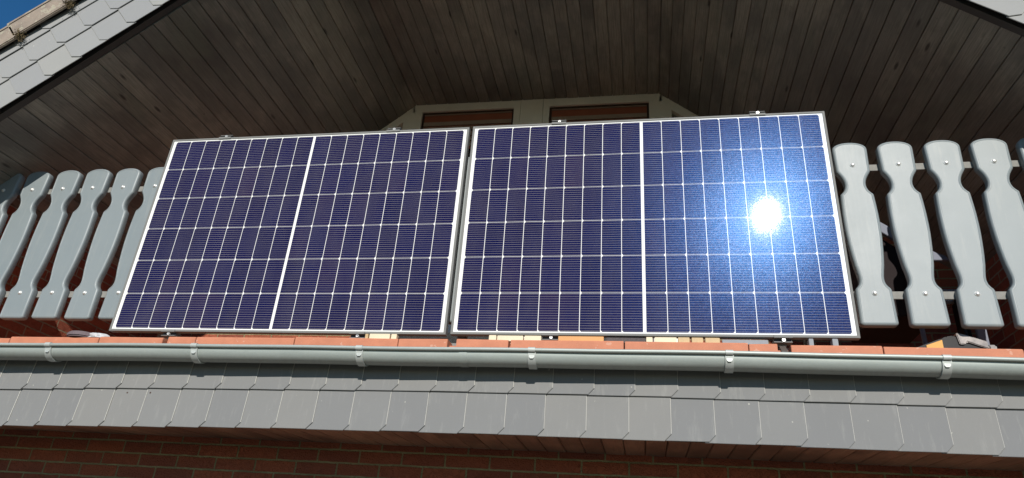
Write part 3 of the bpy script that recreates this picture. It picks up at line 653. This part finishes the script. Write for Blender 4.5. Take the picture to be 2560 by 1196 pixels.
for (z0, z1) in ((0.221, 0.256), (0.867, 0.901)):
    b = MB(); b.box(XL, XR, YP + 0.0385, YP + 0.0445, z0, z1); child(b.build('rail', 'alu_rail', bevel=0.001), rail)
for x in (-1.13, 0.2, 1.765, 3.30, 4.64):
    b = MB(); b.box(x - 0.02, x + 0.02, YP + 0.0455, YP + 0.0855, -0.05, 0.93); child(b.build('post', 'alu_rail', bevel=0.002), rail)

# ---------------------------------------------------------------- solar panels
def solar_panel(x0, z0, rot, label, clamps_top, clamps_bot):
    e = empty('solar_panel', (0, 0, 0), label, 'solar panel', 'solar panels on the balcony railing')
    D = 0.030
    fr = MB()
    # mitred frame: four channels with a chamfered front lip
    ring = [((0, 0), (PW, 0)), ((PW, 0), (PW, PH)), ((PW, PH), (0, PH)), ((0, PH), (0, 0))]
    prof = [(0.0012, 0.0), (LIP - 0.001, 0.0), (LIP, 0.001), (LIP, 0.0045), (0.0022, 0.0045), (0.0022, D - 0.0015), (0.026, D - 0.0015), (0.026, D), (0.0, D), (0.0, 0.0012)]
    for (p, q) in ring:
        p, q = Vector((p[0], 0, p[1])), Vector((q[0], 0, q[1])); d = (q - p).normalized(); inn = Vector((-d.z, 0, d.x))
        A = [p + (d + inn) * s_ + Vector((0, y, 0)) for (s_, y) in prof]; B = [q + (inn - d) * s_ + Vector((0, y, 0)) for (s_, y) in prof]; n = len(prof)
        fr.solid(A + B, [(i, (i + 1) % n, n + (i + 1) % n, n + i) for i in range(n)] + [tuple(range(n))[::-1], tuple(range(n, 2 * n))])
    fr.build('frame', 'alu', e)
    bs = MB(); yb = 0.0030
    bs.box(LIP - 0.004, PW - LIP + 0.004, yb, yb + 0.0014, LIP - 0.004, PH - LIP + 0.004); bs.build('backsheet', 'backsheet', e)
    ce = MB(); gx, gz, ch = 0.0014, 0.0010, 0.0080
    for r in range(6):
        for k in range(18):
            xa = LIP + MX + k * CW + (MID if k >= 9 else 0); za = LIP + MZ + r * CH
            x1, x2, z1, z2 = xa + gx, xa + CW - gx, za + gz, za + CH - gz
            if k >= 9: pl = [(x1, z1), (x2 - ch * 0.8, z1), (x2, z1 + ch), (x2, z2 - ch), (x2 - ch * 0.8, z2), (x1, z2)]
            else: pl = [(x1, z1 + ch), (x1 + ch * 0.8, z1), (x2, z1), (x2, z2), (x1 + ch * 0.8, z2), (x1, z2 - ch)]
            ce.prism([(x, yb - 0.0004, z) for (x, z) in pl], (0, 0.0003, 0))
    ce.build('cell_grid', 'cell', e)
    bx = MB()
    bx = None
    for xx in (0.45, 0.86, 1.27):
        bx = MB(); bx.box(xx - 0.03, xx + 0.03, 0.0046, 0.02, PH / 2 - 0.05, PH / 2 + 0.05); bx.build('junction_box', 'black_plastic', e)
    for xc in sorted(set(round((t + b_) / 2, 3) for t, b_ in zip(clamps_top, clamps_bot))):
        m = MB(); xx = xc; m.box(xx - 0.02, xx + 0.02, D + 0.001, YP - 0.002, -0.030, PH + 0.012); m.build('mounting_rail', 'alu', e)
        m = MB(); m.prism([(xx - 0.012, -0.034, -0.078), (xx - 0.012, YP - 0.004, -0.078), (xx - 0.012, YP - 0.004, -0.031), (xx - 0.012, 0.02, -0.031)], (0.024, 0, 0)); m.build('support_hook', 'hook_steel', e)
    for (lst, s_) in ((clamps_top, 1), (clamps_bot, -1)):
        for xc in lst:
            z = PH if s_ > 0 else 0.0
            def zz(a): return z + s_ * a
            m = MB(); wd = 0.0365
            lo, hi = sorted((zz(-0.0095), zz(0.002))); m.box(xc - wd, xc + wd, -0.0035, -0.0004, lo, hi)
            lo, hi = sorted((zz(0.0006), zz(0.003))); m.box(xc - wd, xc + wd, -0.0004, D + 0.03, lo, hi)
            lo, hi = sorted((zz(0.0170), zz(0.0196))); m.box(xc - wd, xc + wd, 0.006, D + 0.03, lo, hi)
            cl = m.build('clamp', 'alu', e)
            m = MB(); lo, hi = sorted((zz(0.003), zz(0.0170))); m.box(xc - wd + 0.001, xc + wd - 0.001, 0.016, D + 0.02, lo, hi); m.build('channel', 'dark', cl)
            m = MB(); zc = (lo + hi) / 2
            m.lathe((xc + 0.002, 0.016, zc), (0, -1, 0), [(0, 0.0075), (0.012, 0.0075), (0.014, 0.0068), (0.014, 0.0042), (0.0095, 0.0040)], 16); m.build('bolt', 'steel', cl, smooth=40)
    e.location = (x0, 0, z0); e.rotation_euler = (0, -rot, 0)
    return e
solar_panel(0.0, 0.0, 0.0, 'left blue solar panel with white cell grid and no sun glare', [0.323, 1.306], [0.328, 1.300])
X2 = PW + 0.0216
solar_panel(X2, 0.0024, 0.0017, 'right blue solar panel with bright white sun glare', [2.193 - X2, 3.160 - X2], [2.198 - X2, 3.167 - X2])

# ---------------------------------------------------------------- things along the floor edge
def block(x0, x1, m, label, cat, name, z1=-0.0045, y0=-0.012, y1=0.022, group='wood pieces under the solar panels'):
    za = -0.030 + camber((x0 + x1) / 2)
    b = MB(); b.box(x0 + 0.0012, x1 - 0.0012, y0 + random.uniform(-0.002, 0.002), y1, za, z1)
    return tag(b.build(name, m, bevel=0.0012, loc=((x0 + x1) / 2, 0.005, za)), label, cat, group)
block(1.345, 1.362, 'tan_wood', 'thin tan wood strip left of the cream blocks under the left panel', 'wood strip', 'wood_strip')
block(1.367, 1.467, 'cream_wood', 'long cream wood block under the right end of the left panel', 'wood block', 'wood_block')
block(1.471, 1.499, 'cream_wood', 'short cream wood block under the right end of the left panel', 'wood block', 'wood_block')
block(1.925, 1.960, 'cream_wood', 'short cream wood block under the right panel, nearest the gap between panels', 'wood block', 'wood_block')
block(1.962, 2.080, 'cream_wood', 'widest cream wood block under the left end of the right panel', 'wood block', 'wood_block')
block(2.084, 2.160, 'cream_wood', 'cream wood block left of the clamp under the right panel', 'wood block', 'wood_block')
block(2.233, 2.431, 'orange_wood', 'long orange wood plank under the right panel', 'wood plank', 'wood_plank')
block(2.440, 2.606, 'shadowed', 'dark grey felt strip right of the orange plank under the right panel', 'felt strip', 'shadowed_strip', z1=-0.007, y0=-0.006)
block(2.609, 2.637, 'cream_wood', 'small cream wood block right of the dark felt strip', 'wood block', 'wood_block')
block(2.644, 2.737, 'cream_wood', 'long cream wood block right of the dark felt strip', 'wood block', 'wood_block')
block(2.741, 2.790, 'tan_wood', 'tan wood strip right of the long cream block', 'wood strip', 'wood_strip')
block(2.797, 2.845, 'tan_wood', 'middle tan wood strip of three under the right panel', 'wood strip', 'wood_strip')
block(2.852, 2.913, 'tan_wood', 'tan wood strip left of the blue grey slab', 'wood strip', 'wood_strip')
block(2.920, 3.105, 'bluegrey', 'mottled blue grey stone slab under the bright end of the right panel', 'slab', 'stone_slab', z1=-0.012, group=None)
block(3.262, 3.282, 'bluegrey', 'small blue grey peg under the right panel, nearer the clamp', 'peg', 'peg', z1=-0.003, group='pegs under the right panel')
block(3.352, 3.376, 'bluegrey', 'small blue grey peg under the right panel corner', 'peg', 'peg', z1=-0.003, group='pegs under the right panel')
# cable
cu = MB(); pts = [(1.44 + 0.03 * i, 0.012, -0.010 - 0.010 * math.sin(math.pi * i / 10)) for i in range(11)]
for p, q in zip(pts[:-1], pts[1:]): cu.tube(p, q, 0.0028, 8)
tag(cu.build('cable', 'cable', smooth=60), 'thin black cable sagging under the right end of the left panel', 'cable')
# half-round grey stone and white bag on the left
b = MB(); zt0 = -0.030 + camber(-0.12)
b.prism([(-0.135 + 0.095 * math.cos(math.pi * i / 20 * 1.0), 0.05 + 0.11 * math.sin(math.pi * (i / 20 + 1.0)), zt0) for i in range(21)], (0, 0, 0.026))
tag(b.build('stone_plate', 'grey_stone', bevel=0.006), 'flat rounded grey stone plate lying on the terracotta edge', 'stone')
def bag():
    bm = bmesh.new(); bmesh.ops.create_icosphere(bm, subdivisions=4, radius=1.0)
    rnd = random.Random(3)
    ph = [(Vector((rnd.gauss(0, 1), rnd.gauss(0, 1), rnd.gauss(0, 1))) * 3.4, rnd.uniform(0, 6)) for _ in range(9)]
    for v in bm.verts:
        d = sum(abs(math.sin(v.co.dot(k) + p)) for k, p in ph) / 9
        v.co *= 0.55 + 0.75 * d
        v.co = Vector((v.co.x * 0.062, v.co.y * 0.035, max(v.co.z, -0.25) * 0.024))
    me = bpy.data.meshes.new('plastic_bag'); bm.to_mesh(me); bm.free(); me.materials.append(MAT['bag'])
    o = bpy.data.objects.new('plastic_bag', me); C.objects.link(o); o.location = (-0.045, 0.0, -0.025 + camber(-0.05)); return o
tag(bag(), 'crumpled white plastic bag lying beside the left panel corner', 'plastic bag')

# tool case on the right
tc_ = empty('tool_case', (3.95, 0.16, -0.045), 'black tool case with yellow corner and shiny grey tape on the right of the floor', 'tool case')
Y0 = 0.14
b = MB(); b.prism([(3.700, Y0, -0.050), (3.722, Y0, 0.016), (3.845, Y0, 0.066), (3.872, Y0, 0.070), (4.000, Y0, 0.022), (4.014, Y0, -0.050)], (0, 0.2, 0)); child(b.build('case_body', 'black_plastic', bevel=0.005), tc_)
b = MB(); b.prism([(3.758, Y0 - 0.004, -0.030), (3.758, Y0 - 0.004, 0.024), (3.822, Y0 - 0.004, 0.048), (3.822, Y0 - 0.004, -0.030)], (0, 0.05, 0)); child(b.build('yellow_corner', 'yellow'), tc_)
b = MB(); b.prism([(3.878, Y0 - 0.010, 0.078), (3.905, Y0 - 0.010, 0.072), (3.990, Y0 - 0.010, 0.042), (3.990, Y0 - 0.010, 0.010), (3.915, Y0 - 0.010, 0.040), (3.905, Y0 - 0.010, 0.028), (3.885, Y0 - 0.010, 0.028)], (0, 0.222, 0)); child(b.build('tape_strip', 'tape', bevel=0.003), tc_)
b = MB(); b.box(3.992, 4.024, Y0 - 0.006, Y0 + 0.206, -0.048, 0.030); child(b.build('latch', 'tape', bevel=0.006), tc_)
# folding chair behind the right pickets
ch = empty('folding_chair', (4.05, 0.60, -0.052), 'folding chair with blue grey frame and dark red fabric behind the right pickets', 'chair')
b = MB(); b.tube((3.905, 0.52, -0.05), (3.885, 0.50, 0.66), 0.011); child(b.build('leg', 'chair_tube', smooth=50), ch)
b = MB(); b.box(4.125, 4.168, 0.50, 0.52, -0.05, 0.40); child(b.build('leg', 'chair_tube', bevel=0.003), ch)
b = MB(); b.box(4.085, 4.100, 0.53, 0.60, -0.05, 0.40); b.box(4.108, 4.114, 0.53, 0.60, -0.05, 0.40); child(b.build('strut', 'black_plastic'), ch)
b = MB(); b.prism([(3.70, 0.49, 0.865), (3.70, 0.49, 0.806), (3.99, 0.49, 0.577), (4.075, 0.49, 0.577), (4.06, 0.49, 0.60), (4.015, 0.49, 0.622)], (0, 0.025, 0)); child(b.build('armrest', 'chair_tube', bevel=0.002), ch)
b = MB(); b.prism([(3.70, 0.53, 0.800), (3.96, 0.53, 0.585), (3.99, 0.53, 0.30), (3.70, 0.53, 0.30)], (0, 0.42, 0)); child(b.build('seat', 'chair_fabric', bevel=0.004), ch)
b = MB(); b.box(4.0, 4.16, 0.56, 0.62, 0.38, 0.455); child(b.build('joint_plate', 'tape', bevel=0.008), ch)
